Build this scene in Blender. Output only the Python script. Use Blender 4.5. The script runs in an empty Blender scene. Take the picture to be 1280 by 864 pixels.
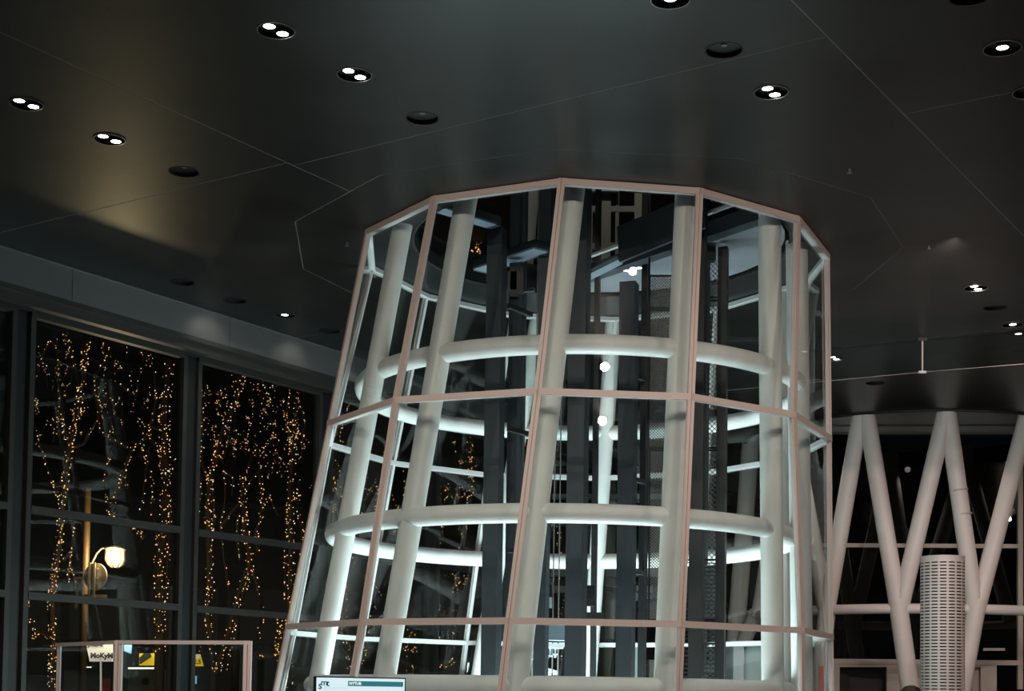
import bpy, bmesh, math, random
from mathutils import Vector, Matrix
random.seed(7)
SC = bpy.context.scene
COL = SC.collection
# ------------------------------------------------------------------ camera
F, PITCH, ROLL, CYP, EYE = 1870.0, 0.0455, 0.0144, 786.0, 1.6
FW = Vector((0, math.cos(PITCH), math.sin(PITCH)))
U0 = Vector((0, -math.sin(PITCH), math.cos(PITCH)))
R0 = Vector((1, 0, 0))
RT = R0 * math.cos(ROLL) + U0 * math.sin(ROLL)
UP = -R0 * math.sin(ROLL) + U0 * math.cos(ROLL)
cd = bpy.data.cameras.new('camera'); cam = bpy.data.objects.new('camera', cd); COL.objects.link(cam)
cd.sensor_width = 36; cd.lens = F / 1280 * 36; cd.shift_y = (CYP - 432) / 1280; cd.clip_end = 300
cam.matrix_world = Matrix(((RT.x, UP.x, -FW.x, 0), (RT.y, UP.y, -FW.y, 0), (RT.z, UP.z, -FW.z, EYE), (0, 0, 0, 1)))
SC.camera = cam
# ------------------------------------------------------------------ world, exposure
w = bpy.data.worlds.new('night'); SC.world = w; w.use_nodes = True
w.node_tree.nodes['Background'].inputs[0].default_value = (0.35, 0.45, 0.6, 1)
w.node_tree.nodes['Background'].inputs[1].default_value = 0.006
SC.view_settings.view_transform = 'Standard'; SC.view_settings.look = 'None'
SC.view_settings.gamma = 1; SC.view_settings.exposure = 0.0; SC.view_settings.use_curve_mapping = False
SC.cycles.transparent_max_bounces = 32; SC.cycles.max_bounces = 8; SC.cycles.glossy_bounces = 4
SC.cycles.sample_clamp_indirect = 3.0
# ------------------------------------------------------------------ main lights (area); downlight spots sit in their fixtures below
def area(name, loc, aim, size, power, color, spread=180):
    l = bpy.data.lights.new(name, 'AREA'); l.shape = 'DISK'; l.size = size; l.energy = power; l.color = color
    l.spread = math.radians(spread)
    o = bpy.data.objects.new(name, l); COL.objects.link(o); o.location = loc
    o.rotation_euler = (Vector(aim) - Vector(loc)).to_track_quat('-Z', 'Y').to_euler(); return o
def spot(name, loc, aim, power, color, ang, blend=0.6, rad=0.05):
    l = bpy.data.lights.new(name, 'SPOT'); l.energy = power; l.color = color; l.spot_size = math.radians(ang)
    l.spot_blend = blend; l.shadow_soft_size = rad
    o = bpy.data.objects.new(name, l); COL.objects.link(o); o.location = loc
    o.rotation_euler = (Vector(aim) - Vector(loc)).to_track_quat('-Z', 'Y').to_euler(); return o
COOL = (0.80, 0.97, 1.0); WARM = (1.0, 0.84, 0.73)
TWR = Vector((0.62, 16.7, 0))
area('tower_uplight', (TWR.x, TWR.y, 0.12), (TWR.x + .1, TWR.y, 6), 3.4, 700, COOL)
# added fill spots without fittings, spread like downlights and aimed at what they brighten
for (lx, ly, ax_, ay_, az_, pw) in ((-5.5, 6.5, -1.0, 15, 2.5, 520), (-2.9, 8.2, 0.2, 15, 2.5, 420), (-0.5, 5.0, 1.0, 15, 3.0, 620), (3.0, 6.5, 1.5, 15, 3.0, 620),
                                    (5.6, 9.5, 3.0, 16, 2.5, 520), (8.2, 11.0, 3.2, 16.5, 3, 420), (4.6, 15.5, 6.0, 25, 2.6, 520), (7.6, 14.5, 7.5, 25, 2.6, 560),
                                    (10.8, 16.0, 8.5, 25, 2.4, 480), (-6.0, 10.0, -3.6, 13.5, 0.5, 120), (6.2, 20.5, 7.0, 24.5, 1.0, 160), (9.2, 20.0, 8.0, 24.5, 1.0, 160)):
    spot('hall_fill_beam', (lx, ly, 6.44), (ax_, ay_, az_), pw * (.66 if ly < 13 else .74), WARM if lx < 4 else (1.0, 0.77, 0.69), 85, 1.0, .06)

# ------------------------------------------------------------------ projection helpers (photo pixel -> point in the hall)
def ray(x, y): return RT * ((x - 640) / F) + UP * ((CYP - y) / F) + FW
CO = Vector((0, 0, EYE))
ZC = 4.9
def UZ(x, y, Z=ZC): u = ray(x, y); return CO + u * (Z / u.z)
def UY(x, y, Y): u = ray(x, y); return CO + u * (Y / u.y)
W0 = UZ(210, 374); WD = Vector((0.655, 1, 0)).normalized(); WN = Vector((-WD.y, WD.x, 0)); E2 = Vector((WD.y, -WD.x, 0))
def UW(x, y, off=0.0):
    u = ray(x, y); p0 = W0 + WN * off; t = ((p0 - CO).dot(WN)) / u.dot(WN); return CO + u * t
def WP(s, off, z): p = W0 + WD * s + WN * off; return Vector((p.x, p.y, z))

# ------------------------------------------------------------------ materials
def nodes(name):
    m = bpy.data.materials.new(name); m.use_nodes = True; nt = m.node_tree
    return m, nt, nt.nodes['Principled BSDF']
def mat(name, col, rough=0.5, metal=0.0, noise=0.0, scale=5.0, bump=0.0, stretch=(1, 1, 1), col2=None, spec=None):
    m, nt, b = nodes(name)
    b.inputs['Roughness'].default_value = rough; b.inputs['Metallic'].default_value = metal
    b.inputs['Base Color'].default_value = (*col, 1)
    if spec is not None: b.inputs['Specular IOR Level'].default_value = spec
    if noise or bump:
        tc = nt.nodes.new('ShaderNodeTexCoord'); mp = nt.nodes.new('ShaderNodeMapping'); mp.inputs['Scale'].default_value = stretch
        n = nt.nodes.new('ShaderNodeTexNoise'); n.inputs['Scale'].default_value = scale; n.inputs['Detail'].default_value = 5
        nt.links.new(tc.outputs['Object'], mp.inputs[0]); nt.links.new(mp.outputs[0], n.inputs['Vector'])
        if noise:
            r = nt.nodes.new('ShaderNodeValToRGB'); r.color_ramp.elements[0].position = 0.35; r.color_ramp.elements[1].position = 0.7
            c2 = col2 or tuple(c * (1 - noise) for c in col)
            r.color_ramp.elements[0].color = (*c2, 1); r.color_ramp.elements[1].color = (*col, 1)
            nt.links.new(n.outputs['Fac'], r.inputs[0]); nt.links.new(r.outputs[0], b.inputs['Base Color'])
        if bump:
            bp = nt.nodes.new('ShaderNodeBump'); bp.inputs['Strength'].default_value = bump; bp.inputs['Distance'].default_value = 0.02
            nt.links.new(n.outputs['Fac'], bp.inputs['Height']); nt.links.new(bp.outputs[0], b.inputs['Normal'])
    return m
def emis(name, col, strength, sample=True):
    m, nt, b = nodes(name)
    b.inputs['Base Color'].default_value = (*[c * .5 for c in col], 1)
    b.inputs['Emission Color'].default_value = (*col, 1); b.inputs['Emission Strength'].default_value = strength
    if not sample: m.cycles.emission_sampling = 'NONE'
    return m
def glass(name, tint=(0.86, 0.93, 0.92), refl=1.0, rough=0.0):
    m = bpy.data.materials.new(name); m.use_nodes = True; nt = m.node_tree; nt.nodes.clear()
    out = nt.nodes.new('ShaderNodeOutputMaterial'); mx = nt.nodes.new('ShaderNodeMixShader')
    t = nt.nodes.new('ShaderNodeBsdfTransparent'); t.inputs[0].default_value = (*tint, 1)
    g = nt.nodes.new('ShaderNodeBsdfGlossy'); g.inputs['Roughness'].default_value = rough; g.inputs[0].default_value = (1, 1, 1, 1)
    lw = nt.nodes.new('ShaderNodeLayerWeight'); lw.inputs['Blend'].default_value = .5
    p5 = nt.nodes.new('ShaderNodeMath'); p5.operation = 'POWER'; p5.inputs[1].default_value = 5
    mu = nt.nodes.new('ShaderNodeMath'); mu.operation = 'MULTIPLY_ADD'; mu.inputs[1].default_value = .9 * refl; mu.inputs[2].default_value = .075 * refl; mu.use_clamp = True
    nt.links.new(lw.outputs['Facing'], p5.inputs[0]); nt.links.new(p5.outputs[0], mu.inputs[0]); nt.links.new(mu.outputs[0], mx.inputs[0])
    nt.links.new(t.outputs[0], mx.inputs[1]); nt.links.new(g.outputs[0], mx.inputs[2]); nt.links.new(mx.outputs[0], out.inputs[0])
    return m
M = dict(
    pframe=mat('partition_frame_lit_paint', (0.78, 0.68, 0.66), 0.45),  # frame paint made lighter, the stronger light there put into the colour
    frame=mat('pale_frame_paint', (0.53, 0.46, 0.425), 0.45),
    frame_lit=mat('frame_cool_lit_paint', (0.58, 0.58, 0.57), 0.4),  # same paint as the frame, whitened for the cool light inside the tower
    pipe=mat('white_pipe_paint', (0.76, 0.76, 0.73), 0.42, noise=0.14, scale=3.0, stretch=(1, 1, .5)),
    wpipe=mat('white_lattice_paint', (0.74, 0.70, 0.67), 0.45, noise=0.06, scale=2.0),
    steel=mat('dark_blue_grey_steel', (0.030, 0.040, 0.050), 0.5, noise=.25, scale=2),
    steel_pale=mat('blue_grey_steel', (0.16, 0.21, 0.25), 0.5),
    black=mat('black_metal', (0.012, 0.013, 0.014), 0.5),
    ceil=mat('dark_ceiling_metal', (0.030, 0.033, 0.032), 0.36, metal=0.55, noise=.35, scale=.8, bump=.12, stretch=(1, 1.6, 1)),
    seam=mat('seam_glint_metal', (0.15, 0.155, 0.15), 0.5, metal=.2),  # lighter than the ceiling so the glint along the seams is painted in
    can=mat('downlight_black', (0.006, 0.006, 0.006), 0.7),
    rim=mat('downlight_rim', (0.25, 0.25, 0.25), 0.3, metal=.8),
    lampon=emis('lamp_glow', (1.0, 0.93, 0.86), 24),
    lampoff=mat('lamp_reflector', (0.2, 0.2, 0.2), 0.2, metal=.9),
    fascia=mat('fascia_panel_paint', (0.12, 0.125, 0.125), 0.42, metal=.2),
    win=mat('window_frame_anodised', (0.042, 0.042, 0.039), 0.45, metal=.2),
    floor=mat('pale_hall_floor', (0.16, 0.15, 0.14), 0.35, noise=.1, scale=2),
    glass=glass('tower_glass', (0.87, 0.93, 0.925), .9),
    wglass=glass('window_glass', (0.80, 0.84, 0.82), .42),
    lglass=glass('lobby_glass', (0.55, 0.6, 0.58), 1.0),
    cglass=glass('smoke_curtain_glass', (0.72, 0.77, 0.77), 1.8),
    bark=mat('zelkova_bark', (0.055, 0.04, 0.03), 0.85, noise=.4, scale=8),
    asphalt=mat('asphalt', (0.03, 0.03, 0.03), 0.85, noise=.3, scale=6),
    build=mat('building_wall_dark', (0.055, 0.055, 0.05), 0.8, noise=.3, scale=.6),
    build2=mat('building_panel', (0.11, 0.105, 0.09), 0.8, noise=.2, scale=.8),
    header=mat('lobby_header_paint', (0.48, 0.43, 0.40), 0.5, noise=.1, scale=2),
    lobby=mat('lobby_panel_paint', (0.52, 0.46, 0.41), 0.5),
    booth=mat('booth_panel_pale_green', (0.42, 0.50, 0.48), 0.4),
    perf=mat('perforated_aluminium', (0.52, 0.49, 0.47), 0.5, metal=.25),
    beige=mat('beige_column_paint', (0.30, 0.30, 0.25), 0.6),
    lampwarm=emis('street_lamp_glass', (1.0, 0.78, 0.42), 7),
    pole=mat('brown_pole', (0.16, 0.10, 0.05), 0.5, metal=.3),
    alu=mat('galvanised_steel', (0.55, 0.48, 0.38), 0.35, metal=.6),
    screen=emis('screen_pale_blue', (0.62, 0.80, 0.86), 0.95),
    teal=emis('screen_teal', (0.03, 0.19, 0.22), 0.75),
    ink=emis('screen_ink', (0.03, 0.13, 0.2), 0.25),
    inkl=emis('screen_ink_faint', (0.3, 0.42, 0.47), 0.8),
    whitee=emis('screen_white', (0.8, 0.9, 0.9), 1),
    yellow=emis('sign_yellow_lit', (1.0, 0.62, 0.01), 0.75),
    signwhite=emis('sign_white_lit', (0.85, 0.72, 0.62), 0.7),
    signblue=emis('sign_blue_lit', (0.35, 0.6, 0.9), 0.9),
    striplight=emis('strip_light', (1, 0.93, 0.82), 2.0),
    darkprint=mat('dark_print', (0.02, 0.012, 0.01), 0.7),
    red=mat('red_paint', (0.55, 0.07, 0.05), 0.4),
    grey=mat('grey_paint', (0.22, 0.21, 0.20), 0.5),
    skin=mat('skin', (0.5, 0.32, 0.24), 0.6), hair=mat('dark_hair', (0.012, 0.01, 0.009), 0.5), coat=mat('dark_coat', (0.03, 0.03, 0.035), 0.8),
    upl=emis('uplight_lens', (0.8, 0.97, 1.0), 6),
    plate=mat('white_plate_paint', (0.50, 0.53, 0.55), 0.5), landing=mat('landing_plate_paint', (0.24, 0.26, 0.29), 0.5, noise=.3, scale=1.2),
    yel=mat('yellow_paint', (0.6, 0.38, 0.02), 0.5),
)
def fairy_mat():
    m, nt, b = nodes('fairy_bulb')
    a = nt.nodes.new('ShaderNodeAttribute'); a.attribute_name = 'bulb'
    b.inputs['Base Color'].default_value = (0.4, 0.3, 0.2, 1)
    nt.links.new(a.outputs['Color'], b.inputs['Emission Color']); b.inputs['Emission Strength'].default_value = 2.6
    m.cycles.emission_sampling = 'NONE'; return m
M['bulb'] = fairy_mat()

# ------------------------------------------------------------------ mesh builder
ORG = {}
class MB:
    def __init__(s): s.v = []; s.f = []; s.sm = []
    def add(s, vs, fs, smooth=False):
        o = len(s.v); s.v += [tuple(v) for v in vs]
        for f in fs: s.f.append([o + i for i in f]); s.sm.append(smooth)
    def box(s, c, size, ax=(Vector((1, 0, 0)), Vector((0, 1, 0)), Vector((0, 0, 1)))):
        c = Vector(c); a, b, d = [ax[i] * (size[i] / 2) for i in range(3)]
        vs = [c + a * i + b * j + d * k for k in (-1, 1) for j in (-1, 1) for i in (-1, 1)]
        s.add(vs, [(0, 2, 3, 1), (4, 5, 7, 6), (0, 1, 5, 4), (2, 6, 7, 3), (0, 4, 6, 2), (1, 3, 7, 5)]); return s
    def bar(s, p, q, wd, dp, side=None):      # side: direction along the width
        p, q = Vector(p), Vector(q); z = (q - p); L = z.length; z.normalize()
        if side is None: side = Vector((1, 0, 0)) if abs(z.x) < .9 else Vector((0, 1, 0))
        y = z.cross(Vector(side)).normalized(); x = y.cross(z).normalized()
        return s.box((p + q) / 2, (wd, dp, L), (x, y, z))
    def tube(s, pts, r, n=16, closed=False, caps=True, smooth=True):
        pts = [Vector(p) for p in pts]; N = len(pts); rr = r if isinstance(r, (list, tuple)) else [r] * N
        vs = []; prev = None
        for i, p in enumerate(pts):
            if closed: t = pts[(i + 1) % N] - pts[i - 1]
            else: t = pts[min(i + 1, N - 1)] - pts[max(i - 1, 0)]
            t.normalize()
            ref = prev if prev is not None else (Vector((0, 0, 1)) if abs(t.z) < .9 else Vector((1, 0, 0)))
            x = (ref - t * ref.dot(t)).normalized(); y = t.cross(x); prev = x
            vs += [p + (x * math.cos(2 * math.pi * k / n) + y * math.sin(2 * math.pi * k / n)) * rr[i] for k in range(n)]
        fs = []
        for i in range(N if closed else N - 1):
            for k in range(n):
                a = i * n + k; b = i * n + (k + 1) % n; c = ((i + 1) % N) * n
                fs.append((a, b, c + (k + 1) % n, c + k))
        s.add(vs, fs, smooth)
        if caps and not closed:
            s.add([vs[k] for k in range(n)], [tuple(range(n))[::-1]]); s.add([vs[(N - 1) * n + k] for k in range(n)], [tuple(range(n))])
        return s
    def prism(s, poly, z0, z1):               # poly: list of (x,y)
        n = len(poly); vs = [(p[0], p[1], z0) for p in poly] + [(p[0], p[1], z1) for p in poly]
        ar = sum(poly[i][0] * poly[(i + 1) % n][1] - poly[(i + 1) % n][0] * poly[i][1] for i in range(n))
        fs = [tuple(range(n))[::-1], tuple(range(n, 2 * n))] + [(i, (i + 1) % n, n + (i + 1) % n, n + i) for i in range(n)]
        if ar < 0: fs = [f[::-1] for f in fs]
        s.add(vs, fs); return s
    def ico(s, c, r, sub=1):
        bm = bmesh.new(); bmesh.ops.create_icosphere(bm, subdivisions=sub, radius=r)
        s.add([Vector(c) + v.co for v in bm.verts], [[v.index for v in f.verts] for f in bm.faces], True); bm.free(); return s
    def build(s, name, m, parent=None):
        me = bpy.data.meshes.new(name)
        if parent is not None: org = ORG[parent]
        else:
            xs = [v[0] for v in s.v]; ys = [v[1] for v in s.v]; zs = [v[2] for v in s.v]
            org = Vector(((min(xs) + max(xs)) / 2, (min(ys) + max(ys)) / 2, min(zs)))
        me.from_pydata([(v[0] - org.x, v[1] - org.y, v[2] - org.z) for v in s.v], [], s.f)
        me.polygons.foreach_set('use_smooth', s.sm)
        me.materials.append(m if not isinstance(m, str) else M[m])
        o = bpy.data.objects.new(name, me); COL.objects.link(o)
        if parent is not None: o.parent = parent
        else: o.location = org
        ORG[o] = org
        return o
def tag(o, label=None, cat=None, group=None, kind=None):
    if label: o['label'] = label
    if cat: o['category'] = cat
    if group: o['group'] = group
    if kind: o['kind'] = kind
    return o
def thing(name, loc, label=None, cat=None, group=None, kind=None):
    o = bpy.data.objects.new(name, None); COL.objects.link(o); o.location = loc; o.empty_display_size = .2
    ORG[o] = Vector(loc); return tag(o, label, cat, group, kind)
def lab(o, l): o['label'] = l; return o

# ------------------------------------------------------------------ convex polygon tools (ceiling holes)
def clip(poly, a, n):          # keep the side where (p-a).n <= 0
    out = []
    for i in range(len(poly)):
        p, q = poly[i], poly[(i + 1) % len(poly)]
        dp = (p[0] - a[0]) * n[0] + (p[1] - a[1]) * n[1]; dq = (q[0] - a[0]) * n[0] + (q[1] - a[1]) * n[1]
        if dp <= 1e-9: out.append(p)
        if (dp < -1e-9 and dq > 1e-9) or (dp > 1e-9 and dq < -1e-9):
            t = dp / (dp - dq); out.append((p[0] + (q[0] - p[0]) * t, p[1] + (q[1] - p[1]) * t))
    return out
def parea(p): return abs(sum(p[i][0] * p[(i + 1) % len(p)][1] - p[(i + 1) % len(p)][0] * p[i][1] for i in range(len(p)))) / 2
def subtract(pieces, hole):    # hole: convex, counter-clockwise
    res = []
    for pc in pieces:
        inside = pc
        test = pc
        for i in range(len(hole)):
            a, b = hole[i], hole[(i + 1) % len(hole)]; n = (b[1] - a[1], -(b[0] - a[0]))
            test = clip(test, a, n)
            if len(test) < 3: break
        if len(test) < 3 or parea(test) < 1e-6: res.append(pc); continue
        for i in range(len(hole)):
            a, b = hole[i], hole[(i + 1) % len(hole)]; n = (b[1] - a[1], -(b[0] - a[0]))
            outp = clip(inside, a, (-n[0], -n[1]))
            if len(outp) >= 3 and parea(outp) > 1e-6: res.append(outp)
            inside = clip(inside, a, n)
            if len(inside) < 3: break
    return res
def circ(c, r, n): return [(c[0] + r * math.cos(2 * math.pi * k / n), c[1] + r * math.sin(2 * math.pi * k / n)) for k in range(n)]

# ================================================================== STRUCTURE
CZ = ZC + EYE        # ceiling height 6.5 m
fl = MB().prism([(-14, -3), (24, -3), (24, 60), (-14, 60)], -0.2, 0).build('floor', 'floor'); tag(fl, kind='structure')

# tower rings ------------------------------------------------------
RINGS = [  # z, centre, radius, rotation, seen corners
    (4.9, (0.845, 16.498), 2.564, -0.3514, {0: (462, 287), 1: (545, 246), 2: (703, 224), 3: (873, 236), 4: (995, 271), 5: (1032.5, 318), 6: (1008, 349), 10: (534, 367), 11: (466, 332)}),
    (2.863, (0.650, 16.641), 2.786, -0.3604, {0: (414, 530), 1: (497, 501), 2: (673, 490), 3: (862, 497), 4: (990, 519), 5: (1035, 549), 10: (492, 579), 11: (413, 556)}),
    (0.70, (0.486, 16.821), 3.043, -0.3638, {0: (362, 784), 1: (455, 779), 2: (637, 778), 3: (850, 784), 4: (1000, 790), 5: (1037, 798)}),
]
def ringpts(k, corr=True):
    z, c, r, ro, seen = RINGS[k]; out = []
    for i in range(12):
        if i in seen and k == 2:
            a = ro - math.radians(30) * i; Y = c[1] + r * math.sin(a); p = UY(seen[i][0], seen[i][1], Y); out.append(Vector((p.x, Y, z + EYE)))
        elif i in seen and corr: p = UZ(*seen[i], z); out.append(Vector((p.x, p.y, z + EYE)))
        else:
            a = ro - math.radians(30) * i; out.append(Vector((c[0] - r * math.cos(a), c[1] + r * math.sin(a), z + EYE)))
    return out
RP = [ringpts(0), ringpts(1), ringpts(2)]
# the lowest level continues the cone to the floor
c2, r2 = Vector((0.486, 16.821)), 3.043; c3, r3 = Vector((0.31, 17.0)), 3.30
RPf = [Vector((c3.x + (p.x - c2.x) * r3 / r2, c3.y + (p.y - c2.y) * r3 / r2, 0.08)) for p in RP[2]]
RP.append(RPf)
TC = Vector((0.845, 16.40)); HOLE = circ((0.90, 16.02), 2.02, 40)
COLL = [(0.845 - 3.37 * math.cos(-0.3514 - math.radians(30) * i), 16.498 + 3.37 * math.sin(-0.3514 - math.radians(30) * i)) for i in range(12)]
if sum(COLL[i][0] * COLL[(i + 1) % 12][1] - COLL[(i + 1) % 12][0] * COLL[i][1] for i in range(12)) < 0: COLL = COLL[::-1]
# opening round the V lattice on the right, through three seen rim points
a_, b_, c_ = [UZ(x, y) for x, y in ((1036.7, 521), (1175.5, 512.5), (1275.5, 515.5))]
WC = Vector((7.45, 27.9)); WR = 3.12
WHOLE = circ(WC, WR, 40)
# downlights: pixel, lit lamps, label ------------------------------
DL = [
    ((345, 38), 2, 'lit twin downlight in dark ceiling, the one nearest the top edge left of centre'),
    ((443, 93), 2, 'lit twin downlight above left of the glass tower, nearest the unlit opening over it'),
    ((33, 130), 2, 'lit twin downlight at far left edge of the dark ceiling'),
    ((137, 174), 2, 'lit twin downlight at left, between far left lamp and brownish ceiling glow'),
    ((528, 148), 0, 'unlit round ceiling opening with small sprinkler just above the glass tower top left'),
    ((230, 215), 0, 'unlit round ceiling opening above the brownish reflection at left'),
    ((905, 63), 0, 'unlit round ceiling opening right of centre near the long bright seam'),
    ((964, 115), 2, 'lit twin downlight right of centre below the long ceiling seam, lower lamp barred'),
    ((838, -1), 1, 'lit downlight cut by the top edge of the picture, right of centre'),
    ((1212, -4), 0, 'unlit ceiling opening cut by the top edge, far right'),
    ((1253, 60), 1, 'bright single downlight in the upper right corner of the ceiling'),
    ((1288, 115), 1, 'lit downlight cut by the right edge below the bright single one'),
    ((1220, 360), 2, 'small distant twin downlight over the right side, before the glass smoke curtain'),
    ((1244, 385), 0, 'unlit distant ceiling opening between two lit downlights at right'),
    ((1266, 406), 1, 'distant lit downlight beside the smoke curtain top edge at right'),
    ((356, 394), 1, 'distant single lit downlight over the tall windows, left of the tower'),
    ((294, 376), 0, 'unlit ceiling opening near the window fascia, left of the distant lit downlight'),
    ((1043, 448), 2, 'distant twin downlight just right of the glass tower behind the smoke curtain'),
    ((1094, 479), 0, 'unlit ceiling opening above the first white V column at right'),
    ((228, 353), 0, 'faint unlit ceiling opening near the fascia at far left'),
    ((412, 414), 0, 'faint unlit ceiling opening close to the left edge of the glass tower'),
]
DLP = [UZ(*d[0]) for d in DL]
DLR = 0.137
dlpoly = [circ((p.x, p.y), DLR, 20) for p in DLP]
# ceiling panels ----------------------------------------------------
ceil = thing('ceiling', (0, 15, CZ), kind='structure')
def uv(u, v): p = E2 * u + WD * v; return (p.x, p.y)
uw = W0.dot(E2) + 0.05
US = [uw, -9.25, -4.04, 1.17, 6.38, 11.6, 16.8]
GAP = 0.007
def cells():
    for i in range(len(US) - 1):
        v0 = {0: 10.22, 1: 10.30}.get(i, 12.02)
        vs = [v0 + 5.2 * k for k in range(-3, 7)]
        for j in range(len(vs) - 1):
            yield US[i] + (GAP if i else 0), US[i + 1] - GAP, vs[j] + GAP, vs[j + 1] - GAP
for u0, u1, v0, v1 in cells():
    poly = [uv(u0, v0), uv(u1, v0), uv(u1, v1), uv(u0, v1)]
    ar = sum(poly[i][0] * poly[(i + 1) % 4][1] - poly[(i + 1) % 4][0] * poly[i][1] for i in range(4))
    if ar < 0: poly = poly[::-1]
    pcs = [poly]
    for h in [COLL, WHOLE] + dlpoly: pcs = subtract(pcs, h)
    if not pcs: continue
    mb = MB()
    for p in pcs: mb.prism(p, CZ, CZ + .02)
    mb.build('ceiling_panel', 'ceil', ceil)
# collar round the tower: four pieces between seam and opening
cm = Vector((0.845, 16.498))
cin = [(cm.x + (p[0] - cm.x) * .9965, cm.y + (p[1] - cm.y) * .9965) for p in COLL]
pcs = subtract([cin], HOLE)
for h in dlpoly: pcs = subtract(pcs, h)
mb = MB()
for p in pcs: mb.prism(p, CZ, CZ + .02)
mb.build('ceiling_collar', 'ceil', ceil)
big = [(-9, -3), (22, -3), (22, 46), (-2, 46), (-9, 20)]
umin = uw - 1.2
big = [uv(umin, -6), uv(17, -6), uv(17, 45), uv(umin, 45)]
ar = sum(big[i][0] * big[(i + 1) % 4][1] - big[(i + 1) % 4][0] * big[i][1] for i in range(4))
if ar < 0: big = big[::-1]
pcs = [big]
for h in [HOLE, WHOLE]: pcs = subtract(pcs, h)
mb = MB()
for p in pcs: mb.prism(p, CZ + .14, CZ + .30)
tag(mb.build('ceiling_slab', 'can', ceil))
pcs = [big]
for h in [HOLE, WHOLE] + dlpoly: pcs = subtract(pcs, h)
mb = MB()
for p in pcs: mb.prism(p, CZ + .0015, CZ + .018)
mb.build('seam_backing', 'seam', ceil)
def rimring(mb, c, r, z0, z1, t=.03, n=40):
    i0 = circ(c, r, n); o0 = circ(c, r + t, n)
    vs = [(*p, z0) for p in i0] + [(*p, z0) for p in o0] + [(*p, z1) for p in i0] + [(*p, z1) for p in o0]
    fs = []
    for k in range(n):
        m = (k + 1) % n
        fs += [(k, m, n + m, n + k), (2 * n + k, 3 * n + k, 3 * n + m, 2 * n + m), (k, 2 * n + k, 2 * n + m, m), (n + k, n + m, 3 * n + m, 3 * n + k)]
    mb.add(vs, fs)
mb = MB(); rimring(mb, (0.90, 16.02), 2.02, CZ - .004, CZ + .34); mb.build('opening_rim', 'can', ceil)
mb = MB(); rimring(mb, WC, WR - .05, CZ - .03, CZ + .30, .05); mb.build('opening_rim', 'black', ceil)
# little sprinkler heads
SPR = [((1062, 211), 'tiny sprinkler head in the ceiling above the tower right side'), ((1161, 307), 'tiny sprinkler head in the ceiling right of the tower top'),
       ((434, 303), 'tiny sprinkler head in the ceiling left of the tower top corner'), ((905, 60), 'sprinkler head inside the unlit opening right of centre'),
       ((528, 145), 'sprinkler head inside the unlit opening above the tower'), ((230, 212), 'sprinkler head inside the unlit opening over the brownish reflection')]
for (px, py), l in SPR:
    p = UZ(px, py); z = CZ if py not in (60, 145, 212) else CZ + .06
    t = thing('sprinkler_head', (p.x, p.y, z), l, 'sprinkler', 'ceiling sprinkler heads')
    MB().tube([(p.x, p.y, z), (p.x, p.y, z - .035)], .012, 8).build('stem', 'rim', t)
    MB().tube([(p.x, p.y, z - .035), (p.x, p.y, z - .042)], .024, 10).build('deflector', 'rim', t)

# downlight fixtures ------------------------------------------------
ldir = (UZ(353, 39) - UZ(337, 30)).normalized()
lone = (1, 0.86, 0.74)
for (q, n, l), p in zip(DL, DLP):
    t = thing('downlight', (p.x, p.y, CZ), l, 'downlight', 'recessed ceiling downlights')
    mb = MB(); rimring(mb, (p.x, p.y), DLR - .002, CZ - .003, CZ + .07, .012, 24); mb.build('housing', 'can', t)
    MB().tube([(p.x, p.y, CZ + .030), (p.x, p.y, CZ + .040)], DLR, 24, smooth=False).build('inner_plate', 'ceil', t)
    if n:
        mb = MB(); rimring(mb, (p.x, p.y), DLR - .003, CZ - .008, CZ - .002, .008, 24); mb.build('trim_ring', 'rim', t)
    offs = [ldir * -.073, ldir * .073] if n == 2 else ([Vector((0, 0, 0))] if n == 1 else [])
    for o in offs:
        c = Vector((p.x + o.x, p.y + o.y, CZ))
        mb = MB(); rimring(mb, (c.x, c.y), .044, CZ + .000, CZ + .030, .006, 20); rf = mb.build('lamp_holder', 'can', t)
        MB().tube([(c.x, c.y, CZ + .003), (c.x, c.y, CZ + .012)], .044, 20, smooth=False).build('lamp', 'lampon', rf)
    if n:
        aim = (p.x, p.y, 0)
        spot('downlight_beam', (p.x, p.y, CZ - .02), aim, 34 * n, WARM, 150, 1.0, .05)

# upper storey seen through the opening
US_ = thing('upper_storey', (0.9, 20, CZ + 4.5), kind='structure')
spot('tube_top_fill', (0.3, 8.0, CZ + 4.3), (0.9, 14.6, CZ + .4), 330, (1, .9, .82), 60, 1, .1)  # added spot that brightens the tube tops above the opening
spot('upper_rack_fill', (1.2, 18.6, CZ + 4.3), (1.2, 20.6, CZ + 1.5), 90, (1, .9, .8), 110, 1, .1)  # added spot to bring out the upper rack, without a fitting
MB().prism(circ((0.9, 22), 14, 24), CZ + 4.6, CZ + 4.7).build('ceiling_plane', 'can', US_)

# fascia and window wall (left) --------------------------------------
wl = thing('wall_left', WP(0, 0, 0), kind='structure')
FB = 4.53 + EYE
S0, S1 = -9.0, 24.0
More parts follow.
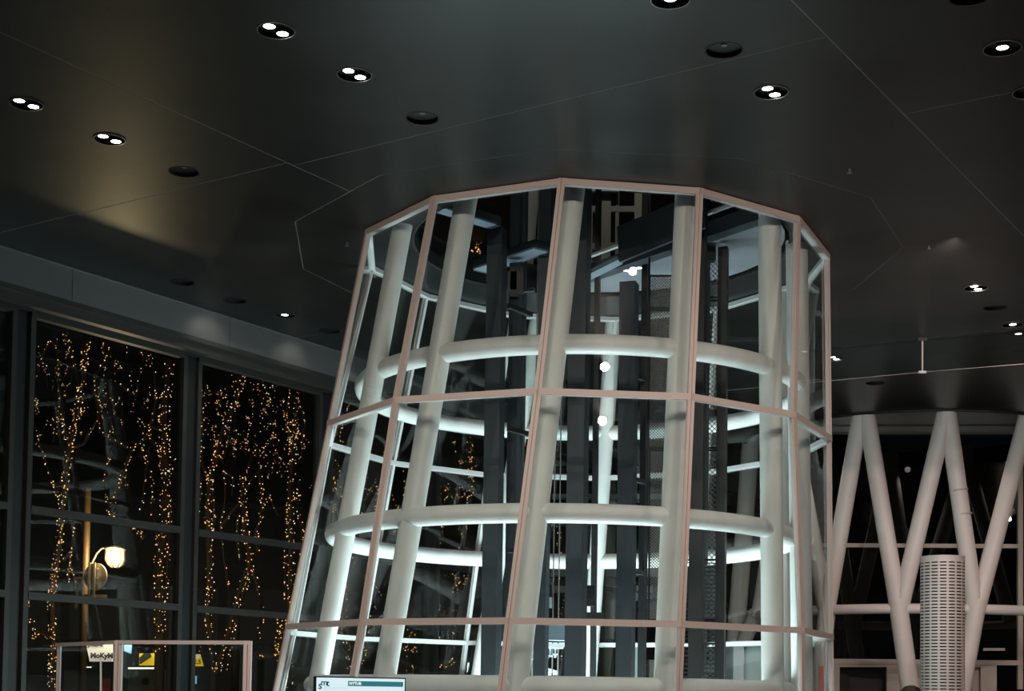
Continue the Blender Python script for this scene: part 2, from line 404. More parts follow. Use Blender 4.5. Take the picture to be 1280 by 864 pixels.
# fascia panels, joint seen near the lit patch
s = 1.10 - 5.2 * 3
while s < S1:
    a, b = s + .004, s + 2.6 - .004
    MB().bar(WP(a, .05, (FB + CZ) / 2), WP(b, .05, (FB + CZ) / 2), .1, CZ - FB, WN).build('fascia_panel', 'fascia', wl); s += 2.6
MB().bar(WP(S0, .32, FB - .03), WP(S1, .32, FB - .03), .64, .06, WN).build('soffit', 'win', wl)
MB().bar(WP(S0, .14, FB - .11), WP(S1, .14, FB - .11), .12, .10, WN).build('blind_box', 'win', wl)
OFF = .42
WH = UW(299, 467, OFF).z         # pane top
ZR1 = UW(210, 661, OFF).z; ZR2 = UW(210, 758.7, OFF).z
MB().bar(WP(S0, OFF, (WH + FB) / 2 + .03), WP(S1, OFF, (WH + FB) / 2 + .03), .10, FB - WH - .06, WN).build('head_frame', 'win', wl)
s1 = (UW(17, 760, OFF) - W0).dot(WD); s2 = (UW(233.5, 660, OFF) - W0).dot(WD)
SP = s2 - s1
k = 0
for j in range(-1, 8):
    sa = s1 + SP * j
    MB().bar(WP(sa, OFF + .06, 0), WP(sa, OFF + .06, WH + .05), .19, .12, WD).build('mullion_column', 'black', wl)
    sb = sa + SP; k += 1
    wn = thing('window_%d' % k, WP((sa + sb) / 2, OFF, 0), kind='structure')
    e = .10
    fr = MB()
    fr.bar(WP(sa + e + .03, OFF, 0), WP(sa + e + .03, OFF, WH), .07, .10, WD).bar(WP(sb - e - .03, OFF, 0), WP(sb - e - .03, OFF, WH), .07, .10, WD)
    fr.bar(WP(sa + e, OFF, WH + .03), WP(sb - e, OFF, WH + .03), .10, .06, WN)
    fr.build('window_frame', 'win', wn)
    for z in (ZR1, ZR2):
        r_ = MB().bar(WP(sa + e + .06, OFF - .01, z), WP(sb - e - .06, OFF - .01, z), .10, .085, WN).build('rail', 'win', wn)
    zz = [0.05, ZR2 - .04, ZR2 + .04, ZR1 - .04, ZR1 + .04, WH]
    for q in range(3):
        MB().bar(WP(sa + e + .06, OFF + .01, (zz[2 * q] + zz[2 * q + 1]) / 2), WP(sb - e - .06, OFF + .01, (zz[2 * q] + zz[2 * q + 1]) / 2), .012, zz[2 * q + 1] - zz[2 * q], WN).build('window_pane', 'wglass', wn)
# light scallops thrown on the fascia by the two fittings beside it
for px, py, pw in ((262, 398, 6), (368, 432, 6)):
    tg = UW(px, py, 0); p = tg - WN * .38; spot('fascia_beam', (p.x, p.y, CZ - .04), (tg.x, tg.y, tg.z - .25), pw, (1, .9, .8), 100, 1.0, .12)

# outdoors: ground, building ------------------------------------------
gr = MB().prism([(-60, 0), (WP(-9, .8, 0).x, WP(-9, .8, 0).y), (WP(26, .8, 0).x, WP(26, .8, 0).y), (40, 70), (-60, 70)], -.35, -.15).build('street_ground', 'asphalt'); tag(gr, kind='structure')
bd = thing('office_building', (-12, 56, 0), 'dark office building across the street behind the lit trees, seen through the windows', 'building')
B0 = Vector((-30, 46, 0)); BD = Vector((1, .28, 0)).normalized(); BN = Vector((-BD.y, BD.x, 0))
MB().bar(B0 + BN * 3 + Vector((0, 0, 9)), B0 + BD * 46 + BN * 3 + Vector((0, 0, 9)), 6, 18, BN).build('wall', 'build', bd)
for i in range(17):
    a = B0 + BD * (i * 2.6); z0, z1 = 3.3, 5.2
    MB().bar(a + BD * .1 - BN * .06 + Vector((0, 0, (z0 + z1) / 2)), a + BD * 2.4 - BN * .06 + Vector((0, 0, (z0 + z1) / 2)), .12, z1 - z0, BN).build('wall_panel', 'build2', bd)
    for lv in range(3):
        zc = 7 + lv * 3.4
        MB().bar(a + BD * .3 - BN * .03 + Vector((0, 0, zc)), a + BD * 2.2 - BN * .03 + Vector((0, 0, zc)), .06, 2.0, BN).build('window', 'black', bd)

# ================================================================== GLASS TOWER ENCLOSURE
enc = thing('glass_enclosure', (0.5, 16.8, 0.0), 'tapering twelve-sided glass enclosure in slim pale pink-beige frames around white tube column', 'glass enclosure')
cen = [Vector((sum(p.x for p in r) / 12, sum(p.y for p in r) / 12, r[0].z)) for r in RP]
for lv in range(3):
    top, bot = RP[lv], RP[lv + 1]
    for i in range(12):
        j = (i + 1) % 12
        a, b = top[i], bot[i]
        rad = (a - cen[lv]); rad.z = 0; rad.normalize()
        ax = (b - a).normalized(); tang = rad.cross(ax).normalized()
        p = MB().bar(a, b, .040, .040, tang).build('post', 'frame_lit', enc)
        for sg in (-1, 1):
            MB().bar(a + rad * .027 + tang * sg * .019, b + rad * .027 + tang * sg * .019, .033, .022, tang).build('cover_strip', 'frame', p)
        # pane between posts
        c, d = top[j], bot[j]
        n = ((c - a).cross(b - a)).normalized()
        if n.dot(rad) < 0: n = -n
        hx = (c - a).normalized(); hy = (d - b).normalized()
        off = n * .006
        q = [a + hx * .03, c - hx * .03, d - hy * .03, b + hy * .03]
        dn = Vector((0, 0, 1))
        q = [q[0] - dn * .03, q[1] - dn * .03, q[2] + dn * .03, q[3] + dn * .03]
        g = MB(); g.add(q, [(0, 1, 2, 3)]); g.build('glass_pane', 'glass', enc)
for lv in range(4):
    r = RP[lv]
    for i in range(12):
        j = (i + 1) % 12; a, b = r[i], r[j]
        rad = ((a + b) / 2 - cen[lv]); rad.z = 0; rad.normalize(); up = Vector((0, 0, 1))
        zo = up * (-.035 if lv == 0 else 0)
        h = MB().bar(a + zo, b + zo, .060, .05, rad).build('rail', 'frame_lit', enc)
        MB().bar(a + rad * .036 + zo, b + rad * .036 + zo, .022, .062, rad).build('cover_strip', 'frame', h)

# ================================================================== WHITE TUBE LATTICE inside the enclosure
lat = thing('white_tube_lattice', (0.6, 16.7, 0), 'slanting white steel tubes tied by curved ring tubes inside the glass enclosure', 'column')
def zc_at(z): return Vector({3.44: (.74, 16.88), 1.78: (.54, 16.96), .10: (.43, 17.02)}[z])     # centre of each ring
def ringr(z): return {3.44: 2.46, 1.78: 2.57, .10: 2.66}[z]
# vertical tubes: pixel/height pairs
def vt(q0, z0, q1, z1, r=.105, ext=5.5, extd=True):
    a, b = UZ(*q0, z0), UZ(*q1, z1); d = (b - a)
    lo = a + d * ((0.05 - a.z) / d.z)
    hi = a + d * ((CZ + ext - a.z) / d.z) if ext else a
    return lo, hi, r
def on_ring(px, near, z):   # point on ring circle at column px
    c = zc_at(z); R = ringr(z); best = None
    u = ray(px, 870 - F * z / 16.5); dx, dy = u.x / u.y, 1.0
    A = dx * dx + 1; B = -2 * (dx * c.x + c.y); Cc = c.x ** 2 + c.y ** 2 - R * R; D = max(B * B - 4 * A * Cc, 0)
    t = (-B - math.sqrt(D)) / (2 * A) if near else (-B + math.sqrt(D)) / (2 * A)
    return Vector((dx * t, t, z + EYE))
NEARC = [  # px at upper ring, px at lower ring, near?, top px, extends through hole
    (466, 397, True, .105), (549, 479, True, .115), (694, 646, True, .115), (850, 832, True, .12), (963, 966, True, .118), (998, 1003, True, .118),
    (978, 978, False, .105), (758, 735, False, .105), (650, 596, False, .105)]
for k, (pu, pl, near, r) in enumerate(NEARC):
    a = on_ring(pu, near, 3.44) if k else UZ(503, 283, 4.9); b = on_ring(pl, near, .10); d = (b - a)
    lo = a + d * ((0.03 - a.z) / d.z)
    ht = CZ + 3.5
    tp = a + d * ((CZ - a.z) / d.z)
    inside = (Vector((tp.x, tp.y)) - Vector((.90, 16.02))).length < 2.02 - r * .6
    if not inside: ht = CZ + .05
    hi = a + d * ((ht - a.z) / d.z)
    MB().tube([lo, hi], r, 24).build('slanted_tube', 'pipe', lat)
for z, rr in ((3.44, .098), (1.78, .098), (.10, .105)):
    c = zc_at(z); R = ringr(z)
    MB().tube([(c.x + R * math.cos(t * math.pi / 48), c.y + R * math.sin(t * math.pi / 48), z + EYE) for t in range(96)], rr, 18, closed=True).build('ring_tube', 'pipe', lat)
MB().tube([UY(655, 330, 19.6), UY(665, 200, 19.4)], .125, 20).build('slanted_tube', 'pipe', lat)
# floor uplights in the tower
for k in range(6):
    a = math.radians(60 * k + 20); p = Vector((TWR.x + 1.5 * math.cos(a), TWR.y + 1.5 * math.sin(a), 0))
    t = thing('floor_uplight', p, 'round floor uplight inside the glass enclosure', 'floor light', 'floor uplights at the tower foot')
    MB().tube([p, p + Vector((0, 0, .08))], .11, 16).build('housing', 'black', t)
    MB().tube([p + Vector((0, 0, .08)), p + Vector((0, 0, .09))], .09, 16).build('lens', 'upl', t)

# ================================================================== ELEVATOR STEEL FRAME
ele = thing('elevator_frame', (0.7, 16.5, 0), 'dark blue-grey steel elevator shaft frame with mesh panels inside the white tubes', 'elevator frame')
AX = Vector((WD.x, WD.y, 0)); AY = Vector((WN.x, WN.y, 0))
def post(px, Y, wd, top, bot=0.02, m='steel', name='steel_post', px2=None):
    p = UY(px, 600, Y); z1 = top
    base = Vector((p.x, p.y, bot)); tp = Vector((p.x, p.y, z1))
    return MB().bar(base, tp, wd, wd, Vector((1, -.35, 0)).normalized()).build(name, m, ele)
def hz(py, Y): return UY(640, py, Y).z
post(617, 15.9, .17, hz(287, 15.9)); post(641, 16.2, .11, CZ + 4); post(650, 17.2, .08, CZ + 4)
post(679, 16.0, .13, CZ + 4); post(722, 15.7, .185, CZ + 4); post(744, 17.3, .06, CZ + 3, m='black')
post(784, 15.8, .17, hz(352, 15.8)); post(804, 16.8, .07, CZ + 4, m='black'); post(809, 16.5, .02, CZ + 4, m='black')
post(872, 15.6, .14, CZ + 2.5, m='black'); post(902, 15.9, .10, hz(306, 15.9), m='black'); post(876, 16.1, .14, CZ+2.5, m='steel')
def beam(q0, q1, z, wd, ht, m='steel', name='beam', Y0=None, Y1=None):
    a = UZ(*q0, z) if Y0 is None else UY(*q0, Y0); b = UZ(*q1, z) if Y1 is None else UY(*q1, Y1)
    return MB().bar(a, b, wd, ht, None if name == 'x' else (b - a).cross(Vector((0, 0, 1))).normalized()).build(name, m, ele)
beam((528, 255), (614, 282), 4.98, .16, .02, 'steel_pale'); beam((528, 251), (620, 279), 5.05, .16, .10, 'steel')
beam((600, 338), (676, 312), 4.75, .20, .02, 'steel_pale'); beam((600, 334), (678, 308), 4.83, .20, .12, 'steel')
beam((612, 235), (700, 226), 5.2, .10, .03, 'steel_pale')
# beam along the edge of the white plate, machine panel above it
ch0, ch1 = UZ(727, 360), UZ(985, 273)
cdv = (ch1 - ch0); cdv.z = 0; cdn = cdv.normalized(); cnn = Vector((cdn.y, -cdn.x, 0))   # towards the camera side
if cnn.y > 0: cnn = -cnn
MB().bar(ch0 + cnn * .09 + Vector((0, 0, .10)), ch1 + cnn * .09 + Vector((0, 0, .10)), .16, .16, cnn).build('edge_beam', 'steel', ele)
MB().bar(ch0 + cnn * .19 + Vector((0, 0, .26)), ch1 + cnn * .19 + Vector((0, 0, .26)), .05, .03, cnn).build('edge_flange', 'plate', ele)
a = UY(774, 306, 16.0); b = UY(880, 262, 15.2)
MB().bar(a + Vector((0, 0, 0)), b, .04, .40, cnn).build('fascia_plate', 'steel', ele)
a2 = UY(735, 345, 16.4); b2 = UY(775, 325, 16.2)
MB().bar(a2, b2, .12, .05, cnn).build('bracket_arm', 'steel_pale', ele)
beam((700, 341), (752, 336), 4.9, .10, .04, 'steel'); beam((640, 365), (668, 362), 4.6, .06, .04, 'steel')
for (x, y, Y) in ((650, 388, 16), (650, 540, 16), (650, 690, 16), (795, 470, 16.6), (795, 600, 16.6), (795, 715, 16.6)):
    p = UY(x, y, Y); MB().bar(p - AX * .22, p + AX * .22, .05, .05).build('cross_rail', 'black', ele)
# control box, box bracket on the tall post
for (x, y, w_, h_) in ((646, 352, .14, .30), (736, 745, .13, .22), (742, 770, .22, .07), (640, 352, .1, .2), (887, 318, .12, .16), (890, 517, .30, .07), (888, 778, .2, .06)):
    p = UY(x, y, 16.0); MB().box(p, (w_, .1, h_)).build('bracket_box', 'black', ele)
# pale counterweight frame and boxes low down
beam((640, 748 + 60), (704, 808), .55, .2, .05, 'frame_lit', Y0=16.9, Y1=16.9); beam((655, 787), (708, 789), 0, .25, .22, 'steel_pale', Y0=16.6, Y1=16.6)
# ropes (hoist) with clamps
for i, x in enumerate((667, 672, 675, 679, 683, 686, 692, 699)):
    p = UY(x, 700, 16.9 + .1 * (i % 2)); MB().tube([(p.x, p.y, .4), (p.x, p.y, CZ + 3.5)], .007, 6).build('hoist_rope', 'grey', ele)
for i, (x, y) in enumerate(((667, 757), (674, 750), (680, 752), (688, 747))):
    p = UY(x, y, 16.85); q = MB().tube([p, p - Vector((0, 0, .12))], .018, 8).build('rope_clamp', 'plate', ele)
for i, (x, y) in enumerate(((667, 812), (673, 808), (678, 812), (683, 810), (688, 808), (694, 806))):
    p = UY(x, y, 16.85); MB().tube([p, p - Vector((0, 0, .09 + .03 * (i % 3)))], .012, 8).tube([p - Vector((0, 0, .1)), p - Vector((0, 0, .12))], .03, 8).build('rope_anchor', 'plate', ele)
# mesh panels: woven wire, one joined part each
def mesh_panel(x0, x1, ytop, ybot, Y, pitch, wr, name='wire_mesh', m='grey', diamond=True):
    a = UY(x0, ytop, Y); b = UY(x1, ytop, Y); z1 = a.z; z0 = UY(x0, ybot, Y).z
    W = (b - a).length; dx = (b - a).normalized(); H = z1 - z0; mb = MB()
    if diamond:
        s = -H
        while s < W:
            for sg in (0, 1):
                t0, t1 = max(0, -s), min(H, W - s)
                if t1 > t0:
                    f = (lambda t: a + dx * (s + t) - Vector((0, 0, t))) if sg == 0 else (lambda t: a + dx * (s + t) - Vector((0, 0, H - t)))
                    mb.bar(f(t0), f(t1), wr, wr)
            s += pitch
    else:
        z = z0
        while z < z1:
            mb.bar(Vector((a.x, a.y, z)), Vector((b.x, b.y, z)), wr, wr); z += pitch
    fr = MB(); 
    for p, q in ((a, b), (a - Vector((0, 0, H)), b - Vector((0, 0, H)))): fr.bar(p, q, .02, .02)
    for p in (a, b): fr.bar(p, p - Vector((0, 0, H)), .02, .02)
    f_ = fr.build('mesh_frame', 'black', ele); o = mb.build(name, m, f_); o['kind'] = 'stuff'
for (y0, y1) in ((345, 385), (388, 560), (563, 650), (655, 775)):
    mesh_panel(812, 848, y0, y1, 16.3, .032, .008)
for (y0, y1) in ((300, 372), (376, 560), (563, 775), (805, 860)):
    mesh_panel(881, 899, y0, y1, 16.3, .055, .008)
mesh_panel(882, 898, 232, 300, 16.3, .05, .008)
for (x0, x1, y0) in ((855, 900, 700),):
    mesh_panel(x0, x1, y0, 862, 15.9, .045, .012, 'louvre_slats', 'steel', False)
# white plate under the landing, with the round edge of the opening
pl = [Vector((p[0], p[1])) for p in circ((0.90, 16.02), 1.97, 48)]
c0 = Vector((ch0.x, ch0.y)); nn = Vector((cnn.x, cnn.y))
seg = clip([tuple(p) for p in pl], tuple(c0), tuple(nn))
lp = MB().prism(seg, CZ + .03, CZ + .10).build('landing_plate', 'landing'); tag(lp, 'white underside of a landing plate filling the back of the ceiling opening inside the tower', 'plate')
yl = UY(797, 237, 17.5)
tag(MB().bar(yl - Vector((.13, .05, 0)), yl + Vector((.13, .05, 0)), .1, .05).build('yellow_bumper', 'yel'), 'small yellow bar high in the shaft at the tower top', 'bumper')
# upper floor lattice seen through the opening (beyond the landing)
ul = thing('upper_rack', (1.6, 20.5, CZ + .4), 'dim beige crossed posts and rails on the storey above, seen through the tower top', 'rack')
for (x, wd) in ((757, .13), (797, .10), (738, .05), (771, .05)):
    p = UY(x, 300, 20.5); MB().bar(Vector((p.x, p.y, CZ + .3)), Vector((p.x, p.y, CZ + 3.4)), wd, wd).build('rack_post', 'beige', ul)
for (x0, x1, y) in ((736, 800, 262), (736, 775, 308)):
    MB().bar(UY(x0, y, 20.5), UY(x1, y, 20.5), .06, .08).build('rack_rail', 'beige', ul)
MB().bar(UY(738, 236, 20.4), UY(773, 236, 20.4), .1, .1).build('rack_header', 'plate', ul)

# ================================================================== SMOKE CURTAIN (hanging glass)
sc0, sc1, sc2 = UZ(1020, 438), UZ(1153, 422.5), UZ(1300, 411)
dirn = (sc2 - sc0).normalized(); sca = sc0 - dirn * 2.3; scb = sc2 + dirn * 3
scu = thing('smoke_curtain', sc1, 'frameless glass smoke curtain hanging from ceiling between the tower and the white V columns', 'smoke curtain')
for a, b in ((sca, sc1), (sc1, scb)):
    MB().bar(a + dirn * .008 - Vector((0, 0, .235)), b - dirn * .008 - Vector((0, 0, .235)), .01, .45).build('glass_pane', 'cglass', scu)
    MB().bar(a - Vector((0, 0, .465)), b - Vector((0, 0, .465)), .010, .006).build('edge_strip', 'grey', scu)
MB().bar(sca, scb, .05, .03).build('ceiling_channel', 'black', scu)
MB().bar(sc1, sc1 - Vector((0, 0, .46)), .02, .02).build('joint_strip', 'header', scu)
MB().box(sc1 - Vector((0, 0, .02)), (.12, .06, .05)).build('clamp', 'black', scu); MB().box(sc1 - Vector((0, 0, .465)), (.10, .05, .03)).build('clamp', 'plate', scu)

# ================================================================== V LATTICE COLUMN (right)
wl2 = thing('white_v_column', (WC.x, WC.y, 0), 'pinkish white zigzag tube column with a horizontal ring tube at right', 'column')
def onW(px, near=True, R=WR - .16):
    u = ray(px, 600); dx = u.x / u.y; A = dx * dx + 1; B = -2 * (dx * WC.x + WC.y); Cc = WC.x ** 2 + WC.y ** 2 - R * R; D = max(B * B - 4 * A * Cc, 0)
    t = (-B - math.sqrt(D)) / (2 * A) if near else (-B + math.sqrt(D)) / (2 * A)
    return t
def WQ(px, py, near=True): Y = onW(px, near); return UY(px, py, Y)
def vtube(q0, q1, r=.145, near=True, ext0=0.0, ext1=0.0):
    a, b = WQ(*q0, near), WQ(*q1, near); d = (b - a).normalized()
    return MB().tube([a - d * ext0, b + d * ext1], r, 22).build('diagonal_tube', 'wpipe', wl2)
vtube((1075, 522), (1034, 760), ext0=.35); vtube((1084, 522), (1123, 762), ext0=.35)
vtube((1181, 520), (1125, 762), ext0=.35); vtube((1185, 520), (1219, 762), ext0=.35)
vtube((1284, 520), (1221, 762), ext0=.35); vtube((1288, 520), (1330, 762), ext0=.35)
vtube((1122, 750), (1139, 872), .155, ext1=1.5); vtube((1222, 750), (1200, 872), .155, ext1=1.5); vtube((1034, 760), (1022, 872), .15, ext1=1.5)
vtube((992, 545), (1032, 760), ext0=.4); vtube((985, 545), (948, 770), .14, ext0=.4)
vtube((938, 560), (922, 770), .17, near=True, ext0=.5); vtube((922, 765), (915, 860), .17, ext1=1.5); vtube((946, 765), (905, 860), .14, ext1=1.5) 
zr = WQ(1170, 761).z
pts = [(WC.x + (WR - .16) * math.cos(t * math.pi / 36), WC.y + (WR - .16) * math.sin(t * math.pi / 36), zr) for t in range(35, 74)]
MB().tube(pts, .085, 16).build('ring_tube', 'wpipe', wl2)
for (x, y, x2, y2) in ((1198, 610, 1201, 640),):
    for px, py in ((1199, 613), (1204, 643)):
        q = WQ(px, py); d = (WQ(1219, 762) - WQ(1185, 520)).normalized()
        MB().tube([q - d * .012, q + d * .012], .1475, 22).build('weld_band', 'header', wl2)

# ================================================================== LOBBY WALL behind the V column
YB = 28.3
def LB(px, py): u = ray(px, py); k = (YB + .35) / (u.y + u.x * .0945); return CO + u * k     # plane slightly turned
wb = thing('wall_back', LB(1130, 860), kind='structure')
def lbar(q0, q1, wd, ht, m, name, par=wb, dy=0):
    a, b = LB(*q0), LB(*q1); o = Vector((0, -dy, 0)); return MB().bar(a + o, b + o, wd, ht, Vector((0, 1, 0)) if abs((b - a).z) < abs((b - a).x) else Vector((1, 0, 0))).build(name, m, par)
hb = LB(1150, 542).z
a, b = LB(960, 542), LB(1420, 542)
MB().bar(Vector((a.x, a.y, hb + .45)), Vector((b.x, b.y, hb + .45)), .3, .9, Vector((0, 1, 0))).build('header_beam', 'header', wb)
MB().bar(Vector((a.x, a.y - .18, hb + .05)), Vector((b.x, b.y - .18, hb + .05)), .08, .10, Vector((0, 1, 0))).build('header_lip', 'header', wb)
lbar((960, 681.5), (1277, 683.2), .10, .075, 'lobby', 'transom_rail'); lbar((960, 826), (1277, 829), .14, .09, 'lobby', 'transom_rail')
for x in (1274.5, 1062):
    pass
lbar((1274.5, 545), (1274.5, 862), .09, .12, 'lobby', 'mullion'); lbar((982, 545), (982, 862), .09, .12, 'lobby', 'mullion')
MB().bar(LB(1278, 545), LB(1278, 560), .1, .1).build('mullion_cap', 'lobby', wb)
zf = [LB(1100, 826).z, LB(1100, 683).z, hb]
for i in range(2):
    a, b = LB(985, 700), LB(1272, 700)
    MB().bar(Vector((a.x, a.y, (zf[i] + zf[i + 1]) / 2)), Vector((b.x, b.y, (zf[i] + zf[i + 1]) / 2)), .012, zf[i + 1] - zf[i] - .08, Vector((0, 1, 0))).build('glass_pane', 'lglass', wb)
def lpanel(x0, x1, y0, m, name, par=wb, dy=0.0, zb=0.0, th=.12):
    a, b = LB(x0, 850), LB(x1, 850); z1 = LB((x0 + x1) / 2, y0).z
    return MB().bar(Vector((a.x, a.y - dy, (zb + z1) / 2)), Vector((b.x, b.y - dy, (zb + z1) / 2)), th, z1 - zb, Vector((0, 1, 0))).build(name, m, par)
lpanel(1036, 1049, 830, 'lobby', 'wall_panel'); lpanel(1108, 1192, 830, 'lobby', 'wall_panel'); lpanel(1225, 1245, 830, 'lobby', 'wall_panel')
a, b = LB(1036, 831.5), LB(1245, 831.5); MB().bar(a, b, .12, .08, Vector((0, 1, 0))).build('door_head', 'lobby', wb)
lpanel(1246, 1271, 832, 'lglass', 'glass_pane', th=.012)
dr = thing('door_1', LB(1078, 863), kind='structure'); lpanel(1049, 1108, 833, 'black', 'door_leaf', dr, -.25, th=.05)
dr2 = thing('door_2', LB(1210, 863), kind='structure'); lpanel(1192, 1216, 833, 'black', 'door_leaf', dr2, -.3, th=.05); lpanel(1216, 1225, 833, 'header', 'door_frame', dr2, -.1)
MB().bar(LB(1229, 812), LB(1256, 812), .04, .05).build('light_shelf', 'lobby', wb)
for lx in (5.2, 7.6, 9.6):
    spot('lobby_fill', (lx, 25.0 if lx > 6 else 25.6, 6.42), (lx, 28.3, 1.2), 70, (1, .86, .76), 100, 1, .06)  # added spots that brighten the lobby wall, no fittings modelled
# far dark wall closing the hall
fw_ = MB().bar(Vector((-2, 43, 4)), Vector((30, 39, 4)), .3, 9, Vector((0, 1, 0))).build('wall_far', 'build'); tag(fw_, kind='structure')
wr = MB().bar(Vector((14.5, -3, 3.2)), Vector((14.5, 42, 3.2)), .3, 6.6, Vector((1, 0, 0))).build('wall_right', 'lobby'); tag(wr, kind='structure')

# far white rungs seen through the tower (balustrade shelves) -----------------------
rk = thing('white_shelf_rack', UY(765, 862, 30), 'far white horizontal shelves around a beige post, seen through the tower middle', 'shelf rack')
rkb = UY(757, 862, 30)
MB().bar(Vector((rkb.x, rkb.y, 0)), Vector((rkb.x, rkb.y, UY(757, 598, 30).z)), .30, .30).build('post', 'beige', rk)
for (y, x0, x1, h, m) in ((577, 688, 842, .16, 'plate'), (596, 690, 842, .09, 'plate'), (621, 690, 842, .09, 'plate'), (656, 690, 770, .05, 'beige'), (716, 688, 845, .16, 'plate'), (737, 690, 815, .13, 'plate'), (805, 740, 765, .12, 'plate')):
    MB().bar(UY(x0, y, 29.8), UY(x1, y, 29.8), .2, h, Vector((0, 1, 0))).build('shelf', m, rk)
# pale booth behind the tower at right
by = 22.5
bt = thing('reception_booth', UY(960, 863, by), 'pale green-grey booth with flat cap behind the right of the tower foot', 'booth')
def bx(x0, x1, y0, y1, Y, m, name, th=.1, par=None):
    a = UY(x0, (y0 + y1) / 2, Y); b = UY(x1, (y0 + y1) / 2, Y); z1 = UY((x0 + x1) / 2, y0, Y).z; z0 = UY((x0 + x1) / 2, y1, Y).z if y1 < 864 else 0
    zc = (z0 + z1) / 2
    return MB().bar(Vector((a.x, Y, zc)), Vector((b.x, Y, zc)), th, z1 - z0, Vector((0, 1, 0))).build(name, m, par)
bx(907, 1010, 803, 809, by, 'booth', 'cap', 1.0, bt); bx(911, 924, 809, 870, by, 'plate', 'side_panel', .9, bt); bx(924, 986, 809, 870, by + .05, 'booth', 'front_panel', .8, bt)
bx(990, 1008, 809, 870, by + .3, 'booth', 'rear_panel', .3, bt)
pr = thing('white_pillar', UY(795, 863, 21), 'slim white pillar panel with small cap behind tower foot centre', 'pillar')
bx(787, 798, 811, 870, 21, 'plate', 'panel', .3, pr); bx(799, 802, 811, 870, 21, 'plate', 'edge_strip', .3, pr); bx(783, 802, 809.5, 811, 20.95, 'plate', 'cap', .35, pr)
bn = thing('beige_board', UY(815, 863, 22), 'small beige board behind the fourth slanted tube at tower foot', 'board')
bx(811, 818, 825, 870, 22, 'beige', 'face', .08, bn); bx(808, 811, 825, 870, 22, 'black', 'edge', .12, bn)
rd = thing('red_stand', UY(1025, 863, 21), 'narrow red upright sign stand seen through the right edge of the glass enclosure', 'sign')
bx(1024, 1029, 833, 870, 21, 'red', 'panel', .1, rd); bx(1029.3, 1031, 838, 870, 21, 'plate', 'edge_strip', .1, rd)

# ================================================================== PERFORATED CYLINDER
PY = 21.5
pc = UY(1178, 862, PY); PR = (UY(1205, 780, PY) - UY(1151, 780, PY)).length / 2
pz1 = UY(1178, 697, PY).z
pf = thing('perforated_cylinder', (pc.x, pc.y, 0), 'tall slotted silver metal cylinder in front of the white zigzag column', 'air diffuser')
mb = MB(); NC = 16; sub = 4
rows = []; ph = 4.03 / F * PY
z = pz1; rows.append(z); z -= .085
while z > .3:
    rows.append(z); rows.append(z - ph * .38); z -= ph
rows.append(0.0)
angs = []
for c in range(NC):
    a0 = 2 * math.pi * c / NC; wslot = .74 * 2 * math.pi / NC
    angs += [a0, a0 + wslot / 2, a0 + wslot]
NA = len(angs)
vs = [(pc.x + PR * math.cos(a), pc.y + PR * math.sin(a), zz) for zz in rows for a in angs]
fs = []
for i in range(len(rows) - 1):
    slotrow = (i % 2 == 1) and i < len(rows) - 2
    for k in range(NA):
        if slotrow and k % 3 != 2: continue
        k2 = (k + 1) % NA; fs.append((i * NA + k, (i + 1) * NA + k, (i + 1) * NA + k2, i * NA + k2))
mb.add(vs, fs, True); mb.build('slotted_shell', 'perf', pf)
MB().tube([(pc.x, pc.y, 0), (pc.x, pc.y, pz1 - .02)], PR - .03, 32).build('inner_core', 'can', pf)
mb = MB(); rimring(mb, (pc.x, pc.y), PR - .01, pz1 - .01, pz1 + .008, .014, 40); mb.build('top_rim', 'perf', pf)

# ================================================================== GLASS BARRIER (left)
GZ = .49
g0, g1, g2 = UZ(72, 804.5, GZ), UZ(148.5, 801, GZ), UZ(312, 801.5, GZ)
gb = thing('glass_partition', (g1.x, g1.y, 0), 'low glass partition in pink-white frame before the left windows', 'partition')
for (a, b, nm) in ((g0, g1, 'left'), (g1, g2, 'right')):
    d = (b - a); d.z = 0; d.normalize(); z1 = a.z
    MB().bar(a - Vector((0, 0, .015)), b - Vector((0, 0, .015)), .05, .035).build('top_rail', 'pframe', gb)
    MB().bar(Vector((a.x, a.y, .05)), Vector((b.x, b.y, .05)), .05, .06).build('bottom_rail', 'pframe', gb)
    m = MB(); m.add([Vector((a.x, a.y, .08)), Vector((b.x, b.y, .08)), b - Vector((0, 0, .03)), a - Vector((0, 0, .03))], [(0, 1, 2, 3)]); m.build('glass_pane', 'glass', gb)
for p in (g0 + Vector((.02, 0, 0)), g1 - Vector((.018, 0, 0)), g1 + Vector((.022, 0, 0)), g2 - Vector((.035, 0, 0)), g2 + Vector((.005, 0, 0))):
    MB().bar(Vector((p.x, p.y, 0)), Vector((p.x, p.y, GZ + EYE)), .034, .05).build('post', 'pframe', gb)

# ================================================================== INFORMATION SCREEN
SY0, SY1 = 11.6, 11.9
a = UY(393, 845, SY0); b = UY(506, 848, SY1); b.z = a.z - .0
a.z = b.z = (UY(393, 845, SY0).z + UY(506, 848, SY1).z) / 2
sx = (b - a).normalized(); sn = Vector((sx.y, -sx.x, 0)); SW = (b - a).length; SH = SW * 9 / 16 * 1.0
scn = thing('information_screen', ((a.x + b.x) / 2, (a.y + b.y) / 2, 0), 'wide display screen with thin black bezel and smt logo at tower foot left', 'screen')
cc = (a + b) / 2 - Vector((0, 0, SH / 2)); axs = (sx, -sn, Vector((0, 0, 1)))
MB().box(cc, (SW, .05, SH), axs).build('housing', 'black', scn)
bz = .010
MB().box(cc + sn * .027, (SW - 2 * bz, .004, SH - 2 * bz), axs).build('display', 'screen', scn)
def onscr(u, v, off=.03): return a + sx * (u * SW) - Vector((0, 0, v * SH)) + sn * off
ppx = 1 / 113.0
bar0 = onscr(.355, .105); 
